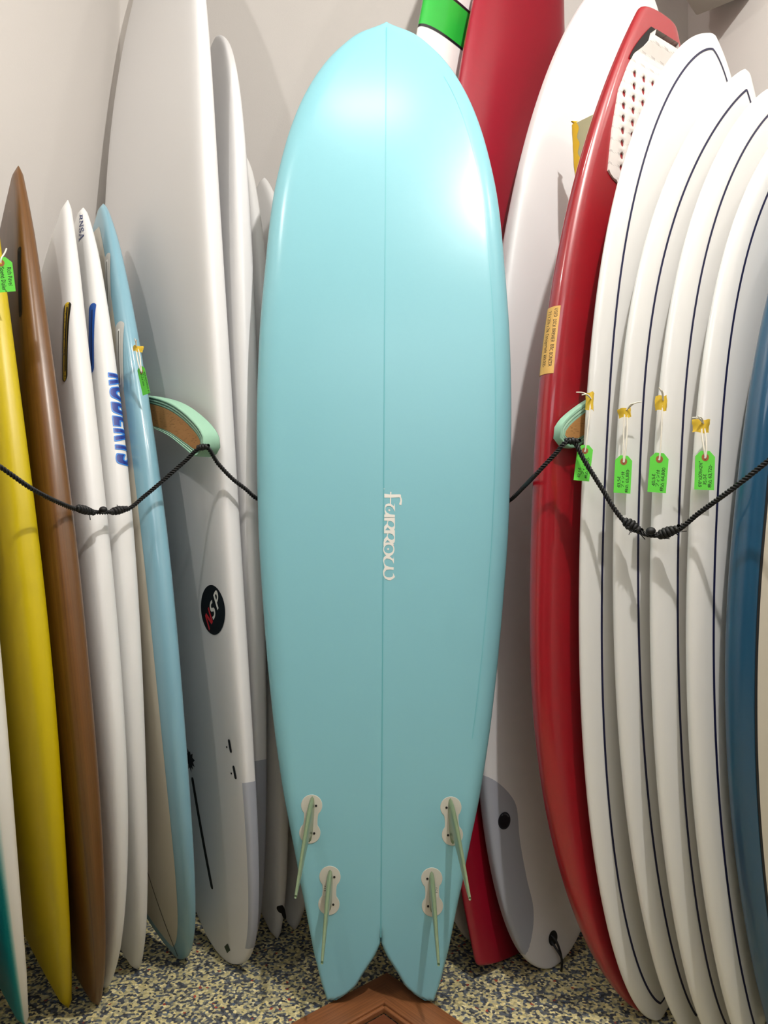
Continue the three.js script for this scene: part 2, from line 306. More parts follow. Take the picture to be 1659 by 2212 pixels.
// ------------------------------------------------------------------ the turquoise board in the middle (swallow tail, four fins)
{
  const t = thing('surfboard', 'large turquoise swallow-tail surfboard with four pale fins standing in the middle on a wooden frame', 'surfboard');
  const b = { L: 2.0546, T: 0.06, Rn: -0.06, Rt: -0.03 };
  const tab = [0.0973, 0.1082, 0.1176, 0.1265, 0.1339, 0.1413, 0.1488, 0.1572, 0.1638, 0.1706, 0.1774, 0.1843, 0.1908, 0.1966, 0.202, 0.207, 0.2118, 0.2161, 0.2201, 0.2239, 0.2276, 0.231, 0.2343, 0.2373, 0.2403, 0.2433, 0.246, 0.2486, 0.2508, 0.2526, 0.2542, 0.2558, 0.2572, 0.2583, 0.2593, 0.26, 0.2604, 0.2606, 0.2605, 0.2602, 0.2597, 0.2589, 0.2577, 0.2562, 0.2544, 0.2524, 0.2505, 0.2486, 0.2464, 0.2438, 0.2406, 0.2365, 0.2313, 0.2253, 0.2187, 0.2111, 0.2022, 0.1918, 0.1795, 0.1648, 0.1473, 0.126, 0.0985, 0.063, 0];
  for (let i = 0; i < 8; i++) tab[i] += 0.0065 * (1 - i / 8);
  const wide = (s) => { // smooth through the table (Catmull-Rom); the nose closes to a soft point
    const q = clamp(s, 0, 1) * 64, i = Math.min(63, Math.floor(q)), f = q - i, P = (k) => tab[clamp(k, 0, 64)];
    const [a, c, d, e] = [P(i - 1), P(i), P(i + 1), P(i + 2)]; return Math.max(0, c + 0.5 * f * (d - a + f * (2 * a - 5 * c + 4 * d - e + f * (3 * (c - d) + e - a))));
  };
  const NOTCH = 0.1123, inner = [[0, 0.1035], [0.006, 0.079], [0.013, 0.066], [0.03, 0.046], [0.055, 0.031], [0.085, 0.0115], [0.1, 0.0042], [NOTCH, 0]];
  const inside = (y) => along(inner, y), bow = (s) => (s > 0.45 ? b.Rn * Math.pow((s - 0.45) / 0.55, 2.3) : b.Rt * Math.pow((0.45 - s) / 0.45, 2.3));
  const edge = []; for (let i = 0; i <= 60; i++) { const y = (NOTCH * i) / 60; edge.push([y, inside(y)]); }
  const half = (y, x) => {
    const s = y / b.L, w = wide(s), sl = (wide(Math.min(1, s + 0.01)) - wide(Math.max(0, s - 0.01))) / (0.02 * b.L);
    let d = (w - Math.abs(x)) / Math.sqrt(1 + sl * sl);
    if (y < 0.3) for (const [ey, ex] of edge) d = Math.min(d, Math.hypot(ey - y, ex - Math.abs(x)));
    d = Math.min(d, (b.L - y) * 0.7 + 1e-4);
    const r = 0.006 + 0.037 * clamp((y - 0.12) / 0.5, 0, 1), k = 1 - Math.min(1, Math.max(0, d) / r), T = b.T * (0.5 + 0.5 * (1 - Math.pow(Math.abs(2 * s - 1), 2.2)));
    return (T / 2) * Math.sqrt(Math.max(0, 1 - k * k)) * (0.93 + 0.07 * (1 - (x / Math.max(w, 0.01)) ** 2));
  };
  const face = (y, x, off = 0) => [x, y, bow(y / b.L) + half(y, x) + off];
  const NS = 170, NX = 26, ys = []; for (let i = 0; i <= 24; i++) ys.push((NOTCH * i) / 24); for (let i = 1; i <= NS; i++) ys.push(NOTCH + (b.L - NOTCH) * (1 - Math.pow(1 - i / NS, 1.6)));
  const parts = [];
  for (const sx of [-1, 1]) for (const sz of [-1, 1]) {
    const g = grid(ys.length - 1, NX, (i, j) => {
      const y = ys[i], xi = inside(y), xo = Math.max(xi, wide(y / b.L)), q = 0.5 - 0.5 * Math.cos((Math.PI * j) / NX), x = xi + (xo - xi) * (q + (Math.sin((Math.PI / 2) * (j / NX)) - q) * clamp((y - NOTCH) / 0.3, 0, 1));
      const h = (j === NX || (y < NOTCH && j === 0)) ? 0 : half(y, x); return [sx * x, y, bow(y / b.L) + sz * h];
    });
    if (sx * sz < 0) { const ix = g.index; for (let i = 0; i < ix.count; i += 3) { const a = ix.getX(i); ix.setX(i, ix.getX(i + 1)); ix.setX(i + 1, a); } }
    g.deleteAttribute('normal'); g.deleteAttribute('uv'); parts.push(g);
  }
  const hull = mergeVertices(mergeGeometries(parts), 1e-5); hull.computeVertexNormals();
  const turquoise = phys(0x86bfca, 0.24, { specularIntensity: 0.7 });
  mesh('hull', hull, turquoise, t);
  const strip = (y0, y1, xf, w, n = 160) => grid(n, 1, (i, j) => { const y = y0 + ((y1 - y0) * i) / n; return face(y, xf(y) + (j - 0.5) * w, 0.0004); });
  mesh('stringer', strip(0.125, 2.03, () => 0, 0.0022), phys(0x66b0b9, 0.34), t);
  mesh('lap_line', strip(0.5, 1.9, (y) => wide(y / b.L) - 0.036, 0.0012), phys(0x6bb8c1, 0.34), t);
  // lettering, drawn as it runs down the board (photograph orientation)
  const logo = canvasTex(220, 930, (x) => {
    x.scale(0.5, 0.5); x.translate(-440, -205); x.fillStyle = x.strokeStyle = '#e9e6df'; x.lineJoin = 'round';
    const poly = (...p) => { x.beginPath(); for (let i = 0; i < p.length; i += 2) x[i ? 'lineTo' : 'moveTo'](p[i], p[i + 1]); x.closePath(); x.fill(); };
    const curve = (w, ...p) => { x.lineWidth = w; x.beginPath(); x.moveTo(p[0], p[1]); for (let i = 2; i < p.length; i += 4) x.quadraticCurveTo(p[i], p[i + 1], p[i + 2], p[i + 3]); x.stroke(); };
    const cut = (f) => { x.globalCompositeOperation = 'destination-out'; f(); x.globalCompositeOperation = 'source-over'; };
    const oval = (cx, cy, rx, ry, a = 0) => { x.beginPath(); x.ellipse(cx, cy, rx, ry, a, 0, 7); x.fill(); };
    poly(478, 330, 600, 346, 785, 340, 805, 352, 806, 390, 822, 430, 828, 470, 816, 555, 768, 542, 793, 470, 790, 410, 775, 400, 600, 408, 480, 408);   // f
    poly(595, 290, 619, 295, 612, 530, 590, 530);
    poly(685, 515, 692, 690, 640, 600, 590, 572, 540, 575, 505, 600, 500, 650, 530, 700, 590, 735, 690, 745, 690, 790, 680, 795, 480, 795, 480, 740, 505, 735, 487, 680, 488, 600, 505, 545, 560, 522, 610, 530, 668, 578);  // u
    poly(575, 632, 603, 655, 580, 680, 556, 655);
    poly(480, 806, 690, 800, 690, 862, 480, 862);
    for (const k of [0, 247]) { // two r
      poly(482, 806 + k, 690, 800 + k, 692, 1000 + k, 672, 1052 + k, 610, 1056 + k, 560, 1002 + k, 545, 992 + k, 500, 1050 + k, 478, 1058 + k, 478, 980 + k, 532, 920 + k, 545, 868 + k, 545, 862 + k, 482, 862 + k);
      cut(() => { oval(612, 928 + k, 70, 52, 0.75); poly(560, 866 + k, 600, 866 + k, 590, 890 + k, 565, 900 + k); poly(545, 1000 + k, 602, 1050 + k, 500, 1052 + k); });
    }
    poly(478, 1050, 690, 1050, 690, 1108, 478, 1112);
    oval(574, 1422, 110, 132); cut(() => oval(570, 1416, 90, 84)); poly(560, 1392, 584, 1415, 560, 1440, 536, 1415);   // o
    poly(470, 1270, 690, 1260, 672, 1330, 470, 1360); cut(() => oval(570, 1416, 90, 84)); poly(560, 1392, 584, 1415, 560, 1440, 536, 1415); cut(() => { poly(545, 1247, 602, 1285, 500, 1290); poly(655, 1312, 700, 1330, 700, 1265, 690, 1280); });
    poly(672, 1548, 675, 1705, 640, 1640, 590, 1610, 530, 1600, 484, 1640, 490, 1700, 530, 1745, 600, 1765, 672, 1770, 668, 1822, 600, 1815, 530, 1822, 490, 1870, 494, 1930, 540, 1965, 600, 1968, 640, 1955, 660, 1925, 652, 1870, 700, 1958, 650, 2000, 610, 2022, 560, 2018, 500, 1985, 470, 1930, 462, 1850, 495, 1770, 480, 1720, 462, 1640, 475, 1580, 520, 1540, 560, 1520, 640, 1500, 590, 1555, 640, 1600, 665, 1605);   // w
    curve(10, 470, 235, 460, 234, 490, 238);
  });
  const lm = std(0xffffff, 0.5, { map: logo, transparent: true, alphaTest: 0.5 });
  mesh('lettering', grid(40, 8, (i, j) => face(0.800 + (0.988 - 0.800) * (i / 40), -0.0025 + 0.0445 * (j / 8), 0.0005)), lm, t);
  // fins in dumb-bell plugs
  const plugMat = phys(0xd8d5c8, 0.3, { transmission: 0.12, thickness: 0 }), finMat = phys(0x93a883, 0.3, { transmission: 0.3, thickness: 0, clearcoat: 0.5 });
  const dumbbell = (r, gap) => { const s = new THREE.Shape(), a = gap / 2, k = r * 0.60; s.moveTo(0, a + r); s.absarc(0, a, r, Math.PI / 2, -0.75, true); s.bezierCurveTo(k, a * 0.45, k, -a * 0.45, r * Math.cos(0.75), -a + r * Math.sin(0.75)); s.absarc(0, -a, r, 0.75, -Math.PI - 0.75, true); s.bezierCurveTo(-k, -a * 0.45, -k, a * 0.45, -r * Math.cos(0.75), a - r * Math.sin(0.75)); s.absarc(0, a, r, Math.PI + 0.75, Math.PI / 2, true); return s; };
  const tiltAt = (y, x) => { const e = 0.01, p = face(y, x), px = face(y, x + e), py = face(y + e, x); return V(px[0] - p[0], px[1] - p[1], px[2] - p[2]).cross(V(py[0] - p[0], py[1] - p[1], py[2] - p[2])).normalize(); };
  for (const [x, y, toe, cant, baseLen, high, rake, set] of [[-0.136, 0.347, -0.06, 4.5, 0.088, 0.098, 0.062, 0.004], [0.1345, 0.345, 0.06, 8, 0.088, 0.098, 0.062, 0.004], [-0.099, 0.213, -0.03, 1, 0.08, 0.098, 0.045, 0], [0.0975, 0.211, 0.03, 1, 0.08, 0.098, 0.045, 0]]) {
    const g = new THREE.Group(); g.name = 'fin_system'; g.position.set(...face(y, x, -0.002)); t.add(g);
    g.quaternion.setFromUnitVectors(V(0, 0, 1), tiltAt(y, x)); g.rotateZ(toe); const sx = Math.sign(x);
    mesh('fin_plug', new THREE.ExtrudeGeometry(dumbbell(0.0198, 0.052), { depth: 0.0022, bevelEnabled: true, bevelThickness: 0.0006, bevelSize: 0.0006, bevelSegments: 2, curveSegments: 20 }), plugMat, g);
    for (const k of [-1, 1]) { const s = mesh('screw_hole', new THREE.CylinderGeometry(0.0022, 0.0022, 0.0008, 12).rotateX(Math.PI / 2), black, g); s.position.set(-sx * 0.0085, k * 0.026, 0.0031); }
    const slot = mesh('fin_slot', new RoundedBoxGeometry(0.006, 0.074, 0.0008, 2, 0.0003), std(0x8f8f74, 0.6), g); slot.position.set(0, 0, 0.0029);
    if (Math.abs(x) < 0.12) { const w = mesh('plug_print', new THREE.PlaneGeometry(0.005, 0.02), std(0xffffff, 0.5, { map: canvasTex(32, 128, (c) => { c.fillStyle = '#d8d5c8'; c.fillRect(0, 0, 32, 128); c.translate(27, 6); c.rotate(Math.PI / 2); c.fillStyle = '#20201c'; c.font = 'bold 30px sans-serif'; c.fillText('F C S', 0, 24, 116); }) }), g); w.position.set(sx * 0.0085, 0.0, 0.0030); }
    // foil: rows from base to tip; leading edge up the board, tip raked toward the tail
    const half2 = baseLen / 2, R = 16, Q = 20, ct = Math.tan((cant * Math.PI) / 180);
    const lead = (v) => half2 - (half2 * 2 + rake - 0.004) * Math.pow(v, 1.55) * 0.985, trail = (v) => -half2 - (rake) * Math.pow(v, 1.05) + 0.034 * Math.sin(Math.PI * Math.pow(v, 0.75)) * (1 - v);
    const fin = grid(R, Q * 2, (i, j) => { const v = i / R, q = j <= Q ? j / Q : 2 - j / Q, sgn = j <= Q ? 1 : -1, a = lead(v), c = Math.min(trail(v), a - 0.003), h = 0.0058 * (1 - 0.6 * v) * Math.sqrt(Math.max(0, 1 - Math.pow(2 * q - 1, 4))) * sgn; return [h + sx * ct * high * v * (1 + 0.2 * v), a + (c - a) * q, v * high]; });
    const fm = mesh('fin', fin, finMat, g); fm.position.z = 0.003;
  }
  t.rotation.set(-6 * Math.PI / 180, 0, -0.006, 'ZXY');
  t.position.set(-0.0067, 0.0232, -1.4849 + 0.03);
  SURF.fish = { face, t };
}

// ------------------------------------------------------------------ left row
const pill = (t, b, name, m, x, y, w, h, a, off, n = 28) => mesh(name, decalGeometry(b, x, y, w, h, a, 'pill', off, 1, n), m, t);
board('teal', 'teal surfboard barely showing in the lower left corner of the left row', M.teal);
board('whitec', 'white surfboard with a teal sprayed lower part in front of the yellow one', M.spray);
board('yellow', 'plain mustard yellow surfboard with a green price tag near its top', M.yellow);
{
  const [t, b] = board('brown', 'glossy brown wood-coloured surfboard with a pointed tip and a black slot', M.brown);
  const f = pill(t, b, 'fin_box', black, 0.104, 1.412, 0.014, 0.16, 0.19, 0.0008); pill(t, b, 'fin_slot', std(0x000000, 0.9), 0.104, 1.412, 0.005, 0.14, 0.19, 0.0012); f.userData.label = 'black fin box';
}
{
  const [t, b] = board('white_a', 'plain white surfboard with a yellow and black fin box, beside the brown board', M.whiteSatin);
  const tex = canvasTex(64, 512, (x) => { x.fillStyle = '#17140a'; x.fillRect(0, 0, 64, 512); x.fillStyle = '#b99b22'; x.fillRect(14, 0, 34, 490); x.fillStyle = '#e2bf22'; x.fillRect(8, 0, 48, 50); x.fillStyle = '#2b2408'; for (let i = 0; i < 90; i++) x.fillRect(16 + rnd() * 26, 60 + rnd() * 420, 2 + rnd() * 3, 2 + rnd() * 6); });
  pill(t, b, 'fin_box', std(0xffffff, 0.45, { map: tex }), 0.121, 1.306, 0.02, 0.182, 0.136, 0.0009).userData.label = 'yellow fin box with black edges';
  pill(t, b, 'fin_slot', black, 0.123, 1.31, 0.004, 0.15, 0.136, 0.0014);
}
{
  const [t, b] = board('white_b', 'white surfboard with blue lettering on its edge and a blue fin box', M.whiteSatin);
  pill(t, b, 'fin_box', std(0x0d4a9a, 0.4), 0.1475, 1.3225, 0.02, 0.168, 0.127, 0.0009).userData.label = 'blue fin box';
  pill(t, b, 'fin_slot', std(0x06275c, 0.6), 0.149, 1.3225, 0.005, 0.135, 0.127, 0.0014);
  const word = (txt, w, h, font) => canvasTex(w, h, (x) => { x.translate(w, 0); x.rotate(Math.PI / 2); x.font = font; x.textBaseline = 'alphabetic'; x.lineJoin = 'round'; const k = (h - 20) / x.measureText(txt).width; x.scale(k, 1); x.strokeStyle = '#1f7ad0'; x.lineWidth = 16; x.strokeText(txt, 10 / k, w - 26); x.fillStyle = '#0a2a80'; x.fillText(txt, 10 / k, w - 26); });
  const wrap = (q) => { const k = [[0, 0.36], [0.13, 0.18], [0.475, -0.75], [0.82, -1.3], [1, -1.42]]; for (let i = 0; i < 4; i++) if (q <= k[i + 1][0]) return k[i][1] + ((k[i + 1][1] - k[i][1]) * (q - k[i][0])) / (k[i + 1][0] - k[i][0]); return -1.42; };
  const g = grid(60, 32, (i, j) => ringPoint(b, (1.024 + 0.212 * (i / 60)) / b.L, wrap(j / 32), 0.0007));
  mesh('lettering', g, std(0xffffff, 0.45, { map: word('ROBERTS', 200, 900, 'bold 190px sans-serif'), alphaTest: 0.5, transparent: true }), t);
  const tip = canvasTex(100, 480, (x) => { x.translate(100, 0); x.rotate(Math.PI / 2); x.font = 'bold italic 116px serif'; x.fillStyle = '#2b3768'; const k = 460 / x.measureText('RNSA').width; x.scale(k, 1); x.fillText('RNSA', 6, 92); });
  mesh('tip_lettering', grid(20, 6, (i, j) => { const y = 1.6 + 0.088 * (i / 20), w = halfWidth(b, y / b.L); return facePoint(b, y, w * (0.42 + 0.45 * (j / 6)), 0.0007); }), std(0xffffff, 0.5, { map: tip, alphaTest: 0.5, transparent: true }), t);
}
{
  const [t, b] = board('sky', 'light blue surfboard with a cream panel, two clear fin boxes and a green price tag', M.sky);
  mesh('deck_panel', panelGeometry(b, 0.031, 0.0, 1.675), M.cream, t).userData.label = 'cream panel';
  const clear = phys(0xb9b9b4, 0.3), rim = std(0xe4e4e0, 0.4);
  for (const [x, y, a] of [[0.095, 1.486, 0.176], [0.162, 1.285, 0.086]]) { pill(t, b, 'fin_box', clear, x, y, 0.026, 0.17, a, 0.0012); pill(t, b, 'fin_slot', rim, x, y, 0.009, 0.135, a, 0.0018); pill(t, b, 'slot_gap', std(0x6c6c66, 0.6), x, y, 0.004, 0.125, a, 0.0023); }
  mesh('stringer', grid(60, 1, (i, j) => { const y = 0.012 + 1.55 * (i / 60); return facePoint(b, y, 0.008 + (j - 0.5) * 0.0028, 0.0008); }), M.stringer, t);
}
{
  const [t, b] = board('nsp', 'tall white foam longboard with a black oval logo, against the back wall', M.foam);
  const logo = canvasTex(512, 512, (x) => {
    x.fillStyle = '#0b0c10'; x.fillRect(0, 0, 512, 512); x.translate(256, 262); x.rotate(-0.66); x.textBaseline = 'middle'; x.textAlign = 'left';
    x.font = 'italic bold 222px sans-serif'; x.transform(1, 0, -0.12, 1, 0, 0);
    const w = x.measureText('N').width; x.fillStyle = '#c22a33'; x.fillText('N', -232, 0); x.fillStyle = '#e4e2da'; x.fillText('S', -232 + w * 0.92, 0); x.fillText('P', -232 + w * 1.72, 0);
  });
  mesh('logo', decalGeometry(b, 0.185, 0.728, 0.096, 0.102, 0, 'disc', 0.0008, 1, 28), std(0xffffff, 0.4, { map: logo }), t).userData.label = 'black oval logo in red and white letters';
  const fb = pill(t, b, 'fin_box', black, -0.009, 0.27, 0.011, 0.236, 0.0, 0.0009); fb.userData.label = 'long black centre fin box';
  for (const [y, x] of [[0.4535, 0.1765], [0.4015, 0.1775]]) { pill(t, b, 'fin_plug', black, x, y, 0.008, 0.027, 0.04, 0.0009); mesh('plug_screw', decalGeometry(b, x - 0.013, y - 0.002, 0.005, 0.004, 0, 'disc', 0.0009), black, t); }
  mesh('sticker', decalGeometry(b, 0.004, 0.032, 0.02, 0.014, 0.5, 'rect', 0.0008), std(0x10301c, 0.5), t).userData.label = 'small dark green sticker';
  const star = new THREE.Shape(); for (let i = 0; i < 22; i++) { const a = (i / 22) * 6.283, r = (i % 2 ? 0.012 : 0.02) * (0.8 + rnd() * 0.4); star[i ? 'lineTo' : 'moveTo'](-0.007 + r * Math.cos(a), 0.424 + 1.25 * r * Math.sin(a)); }
  const sg = new THREE.ShapeGeometry(star), sp = sg.attributes.position; for (let i = 0; i < sp.count; i++) sp.setXYZ(i, ...facePoint(b, sp.getY(i), sp.getX(i), 0.0009)); sg.computeVertexNormals();
  mesh('emblem', sg, std(0x14151c, 0.5), t).userData.label = 'ragged black emblem';
  const rows = []; for (let i = 0; i <= 8; i++) { const y = 0.381 - 0.335 * (i / 8); rows.push([y, uAt(b, y, halfWidth(b, y / b.L) - 0.012), -1.3]); }
  mesh('tail_patch', railPatch(b, rows), M.patch, t).userData.label = 'grey tail patch round the edge';
}
{
  const [t, b] = board('pale', 'white soft-top surfboard with grey lower edge between the longboard and the turquoise board', M.foam);
  const rows = []; for (let i = 0; i <= 8; i++) { const y = 0.42 - 0.36 * (i / 8); rows.push([y, uAt(b, y, halfWidth(b, y / b.L) - 0.012), -1.3]); }
  mesh('tail_patch', railPatch(b, rows), M.patch, t).userData.label = 'grey tail patch round the edge';
}
{
  const [t, b] = board('greya', 'white surfboard in the shade, half hidden behind the soft-top with the grey edge', M.whiteSatin);
  pill(t, b, 'leash_plug', black, 0.06, 0.07, 0.02, 0.03, 0, 0.0009);
}
board('greyb', 'white surfboard in the shade whose tip peeks out just left of the turquoise board', M.whiteSatin);

// ------------------------------------------------------------------ right row
board('stripe', 'green, white and black striped surfboard at the back, behind the turquoise board', M.stripe);
board('bigred', 'tall satin crimson longboard with a square tail behind the turquoise board', M.crimson);
{
  const [t, b] = board('soft', 'white soft-top surfboard with a grey tail patch, round black sticker and leash loop', M.foam);
  const ctl = [[0.383, -0.21], [0.381, -0.203], [0.372, -0.181], [0.35, -0.146], [0.326, -0.124], [0.259, -0.107], [0.18, -0.079], [0.125, -0.056], [0.083, -0.053], [0.043, -0.062], [0.034, -0.068]];
  const edge = new THREE.CatmullRomCurve3(ctl.map(([y, x]) => V(x, y, 0)), false, 'centripetal').getSpacedPoints(48).map((p) => [p.y, p.x]);
  mesh('tail_patch', railPatch(b, edge.map(([y, x]) => [y, uAt(b, y, x), Math.PI + 1.3]), 0.0006, 30), M.patch, t).userData.label = 'grey tail patch';
  const tex = canvasTex(256, 256, (x) => { x.fillStyle = '#14171d'; x.fillRect(0, 0, 256, 256); x.strokeStyle = '#3a3f48'; x.lineWidth = 5; x.beginPath(); x.arc(128, 128, 112, 0, 7); x.stroke(); x.fillStyle = '#9aa0a6'; x.font = '20px sans-serif'; const s = 'SOFT SURFBOARD'; for (let i = 0; i < s.length; i++) { const a = -2.3 + i * 0.125; x.save(); x.translate(128 + 92 * Math.cos(a), 128 + 92 * Math.sin(a)); x.rotate(a + Math.PI / 2); x.fillText(s[i], -6, 0); x.restore(); } });
  mesh('sticker', decalGeometry(b, -0.155, 0.2965, 0.033, 0.034, 0, 'disc', 0.0016, 1, 20), std(0xffffff, 0.4, { map: tex }), t).userData.label = 'round black sticker';
  mesh('leash_plug', decalGeometry(b, 0.007, 0.06, 0.026, 0.03, 0, 'disc', 0.0009, 1, 20), black, t);
  const P = (y, x, o) => V(...facePoint(b, y, x, o));
  mesh('leash_loop', mergeGeometries([tube([P(0.066, 0.002, -0.004), P(0.06, 0.003, 0.012), P(0.035, 0.012, 0.02), P(0.004, 0.026, 0.018), P(-0.012, 0.034, 0.012)], 0.0024, 30), tube([P(0.055, 0.004, -0.004), P(0.05, 0.0, 0.011), P(0.03, 0.008, 0.026), P(-0.002, 0.023, 0.022), P(-0.012, 0.036, 0.012)], 0.0024, 30)]), black, t);
}
{
  const [t, b] = board('red', 'glossy red squash-tail surfboard with a white perforated traction pad and a kraft tape label', M.red);
  // traction pad: cells with a round hole each, trimmed to the pad outline
  const halfPad = (y) => along([[1.617, 0.09], [1.627, 0.125], [1.64, 0.143], [1.728, 0.136], [1.817, 0.121], [1.875, 0.099], [1.91, 0.082], [1.935, 0.056], [1.955, 0.04], [1.972, 0.036], [1.9721, 0.036]], y);
  const lift = (y) => { const k = clamp((y - 1.908) / 0.05, 0, 1); return 0.004 + 0.014 * k * k * (3 - 2 * k); };
  const pos = [], uvs = [], idx = [], PX = 0.0283, PY = 0.0262, K = 16;
  const put = (x, y, o) => { const yy = clamp(y, 1.6171, 1.972), w = halfPad(yy), xx = clamp(x, -w, w); pos.push(...facePoint(b, yy, xx, o ?? lift(yy))); uvs.push(x / PX + 0.5, y / PY); return pos.length / 3 - 1; };
  for (let r = 0; r < 13; r++) for (let c = -6; c <= 6; c++) {
    const cy = 1.6305 + r * PY + (c % 2 ? 0.003 : 0), cx = c * PX + 0.007; const w = halfPad(clamp(cy, 1.617, 1.972)); if (Math.abs(cx) - PX / 2 > Math.max(w, halfPad(clamp(cy - PY / 2, 1.617, 1.972)), halfPad(clamp(cy + PY / 2, 1.617, 1.972)))) continue;
    const y0 = 1.6305 + r * PY, hole = r > 0 && r < 10 && Math.abs(cx) < 0.142 && Math.abs(cx) + 0.012 < w, ring = [], inn = [], low = [];
    for (let k = 0; k < K; k++) { const a = (k / K) * 2 * Math.PI + Math.PI / 4, ca = Math.cos(a), sa = Math.sin(a), m = Math.max(Math.abs(ca), Math.abs(sa)); ring.push(put(cx + (ca / m) * PX / 2, y0 + (sa / m) * PY / 2)); const hr = hole ? 1 : 0; inn.push(put(cx + ca * 0.0058 * hr, y0 + sa * 0.0078 * hr)); if (hole) low.push(put(cx + ca * 0.0058, y0 + sa * 0.0078, 0.0003)); }
    for (let k = 0; k < K; k++) { const n = (k + 1) % K; idx.push(ring[k], ring[n], inn[n], ring[k], inn[n], inn[k]); if (hole) idx.push(inn[k], inn[n], low[n], inn[k], low[n], low[k]); }
  }
  const rimY = []; for (let i = 0; i <= 60; i++) rimY.push(1.6171 + (0.3549 * i) / 60);
  for (const sx of [-1, 1]) for (let i = 0; i < 60; i++) { const q = [[rimY[i], 1], [rimY[i + 1], 1], [rimY[i + 1], 0], [rimY[i], 0]].map(([y, u]) => put(sx * 9, y, u ? undefined : 0.0002)); idx.push(q[0], q[1], q[2], q[0], q[2], q[3]); }
  for (const y of [1.6171, 1.972]) for (let i = 0; i < 12; i++) { const w = halfPad(y), q = [[i, 1], [i + 1, 1], [i + 1, 0], [i, 0]].map(([k, u]) => put(-w + (2 * w * k) / 12, y, u ? undefined : 0.0002)); idx.push(q[0], q[1], q[2], q[0], q[2], q[3]); }
  const pg = new THREE.BufferGeometry(); pg.setAttribute('position', new THREE.Float32BufferAttribute(pos, 3)); pg.setAttribute('uv', new THREE.Float32BufferAttribute(uvs, 2)); pg.setIndex(idx); pg.computeVertexNormals();
  const pt = canvasTex(128, 128, (x) => { x.fillStyle = '#dcd6d0'; x.fillRect(0, 0, 128, 128); x.strokeStyle = '#8f8a88'; x.lineWidth = 3; for (const k of [0, 9, 18]) { x.beginPath(); x.moveTo(34 + k, 86 + k); x.lineTo(92 + k * 0.4, 92 + k * 0.7); x.stroke(); } x.lineWidth = 2; x.strokeStyle = '#aaa5a2'; x.beginPath(); x.moveTo(0, 98); x.lineTo(128, 110); x.stroke(); });
  pt.wrapS = pt.wrapT = THREE.RepeatWrapping;
  mesh('traction_pad', pg, std(0xffffff, 0.85, { map: pt }), t).userData.label = 'white perforated traction pad';
  mesh('pad_arch', grid(14, 10, (i, j) => { const y = 1.896 + 0.092 * (i / 14), a = -0.094 + 0.06 * (i / 14) ** 1.3, c = 0.012 - 0.02 * (i / 14); return facePoint(b, y, a + (c - a) * (j / 10), 0.0022); }), std(0x161412, 0.9), t).userData.label = 'black foam under the raised end';
  // kraft tape label round the near edge
  const kt = canvasTex(256, 1024, (x) => {
    x.fillStyle = '#d3a75c'; x.fillRect(0, 0, 256, 1024); for (let i = 0; i < 300; i++) { x.fillStyle = `rgba(${rnd() < 0.5 ? '120,80,30' : '235,200,130'},0.10)`; x.fillRect(rnd() * 256, rnd() * 1024, 2, 30 + rnd() * 90); }
    x.save(); x.translate(186, 34); x.rotate(Math.PI / 2); x.fillStyle = x.strokeStyle = '#22180a'; handText(x, 'USED  DICK BREWER  BBC BONZER', 0, 0, 58); x.restore();
    x.save(); x.translate(112, 60); x.rotate(Math.PI / 2); x.fillStyle = x.strokeStyle = '#22180a'; handText(x, '7.0 x 20½ x 2⅝  Consignment  ¥89,000-', 0, 0, 50); x.restore();
  });
  const kg = grid(40, 16, (i, j) => ringPoint(b, (1.21 + 0.135 * (i / 40)) / b.L, Math.PI + 0.62 - 1.13 * (j / 16), 0.0008));
  mesh('tape_label', kg, std(0xffffff, 0.7, { map: kt }), t).userData.label = 'kraft tape label with handwriting';
  // fin on the far face, edge bound in yellow tape
  const fx = -0.075, fs = new THREE.Shape(), tip = [[0.05, -0.012], [0.09, 0.02], [0.106, 0.07], [0.113, 0.13], [0.118, 0.186]];
  fs.moveTo(0, -0.03); fs.lineTo(tip[0][0], tip[0][1]); fs.splineThru(tip.slice(1).map((p) => new THREE.Vector2(...p))); fs.lineTo(0.0, 0.172); fs.closePath();
  const F3 = new THREE.Group(); F3.name = 'fin'; t.add(F3); const base = facePoint(b, 1.655, fx, -0.002, -1); F3.position.set(...base); F3.rotation.set(0, Math.PI / 2, 0); // local x -> -z
  mesh('fin_blade', new THREE.ExtrudeGeometry(fs, { depth: 0.006, bevelEnabled: true, bevelSize: 0.0015, bevelThickness: 0.0015, bevelSegments: 2, curveSegments: 20 }).translate(0, 0, -0.003), phys(0xb9b491, 0.35, { transmission: 0.25, thickness: 0 }), F3);
  const tc = new THREE.CatmullRomCurve3(tip.map(([a, y]) => V(a, y, 0))), tp = tc.getSpacedPoints(40), prof = [[-0.017, 0.0052], [-0.002, 0.0056], [0.0022, 0.003], [0.0022, -0.003], [-0.002, -0.0056], [-0.017, -0.0052]];
  mesh('edge_tape', mergeGeometries([grid(40, 5, (i, j) => { const p = tp[i], d = tc.getTangentAt(i / 40), k = 1 + 0.18 * Math.sin(i * 0.9); return [p.x + d.y * prof[j][0] * k, p.y - d.x * prof[j][0] * k, prof[j][1]]; }), grid(4, 4, (i, j) => [0.118 - 0.012 * (j / 4) + 0.006 * (i / 4), 0.184 + 0.014 * (i / 4), 0.002 + 0.006 * Math.sin(i + j)])]), std(0xcfa61c, 0.6), F3).userData.label = 'yellow tape along the edge';
}
const pinned = [
  ['w1', 'first and tallest of the white pinlined boards, next to the red one', 'white pinlined surfboards in the right row'],
  ['w2', 'second white surfboard with a black pinline from the red one', 'white pinlined surfboards in the right row'],
  ['w3', 'third white surfboard with a black pinline from the red one', 'white pinlined surfboards in the right row'],
  ['w4', 'fourth white surfboard with a black pinline, next to the dark blue one', 'white pinlined surfboards in the right row'],
];
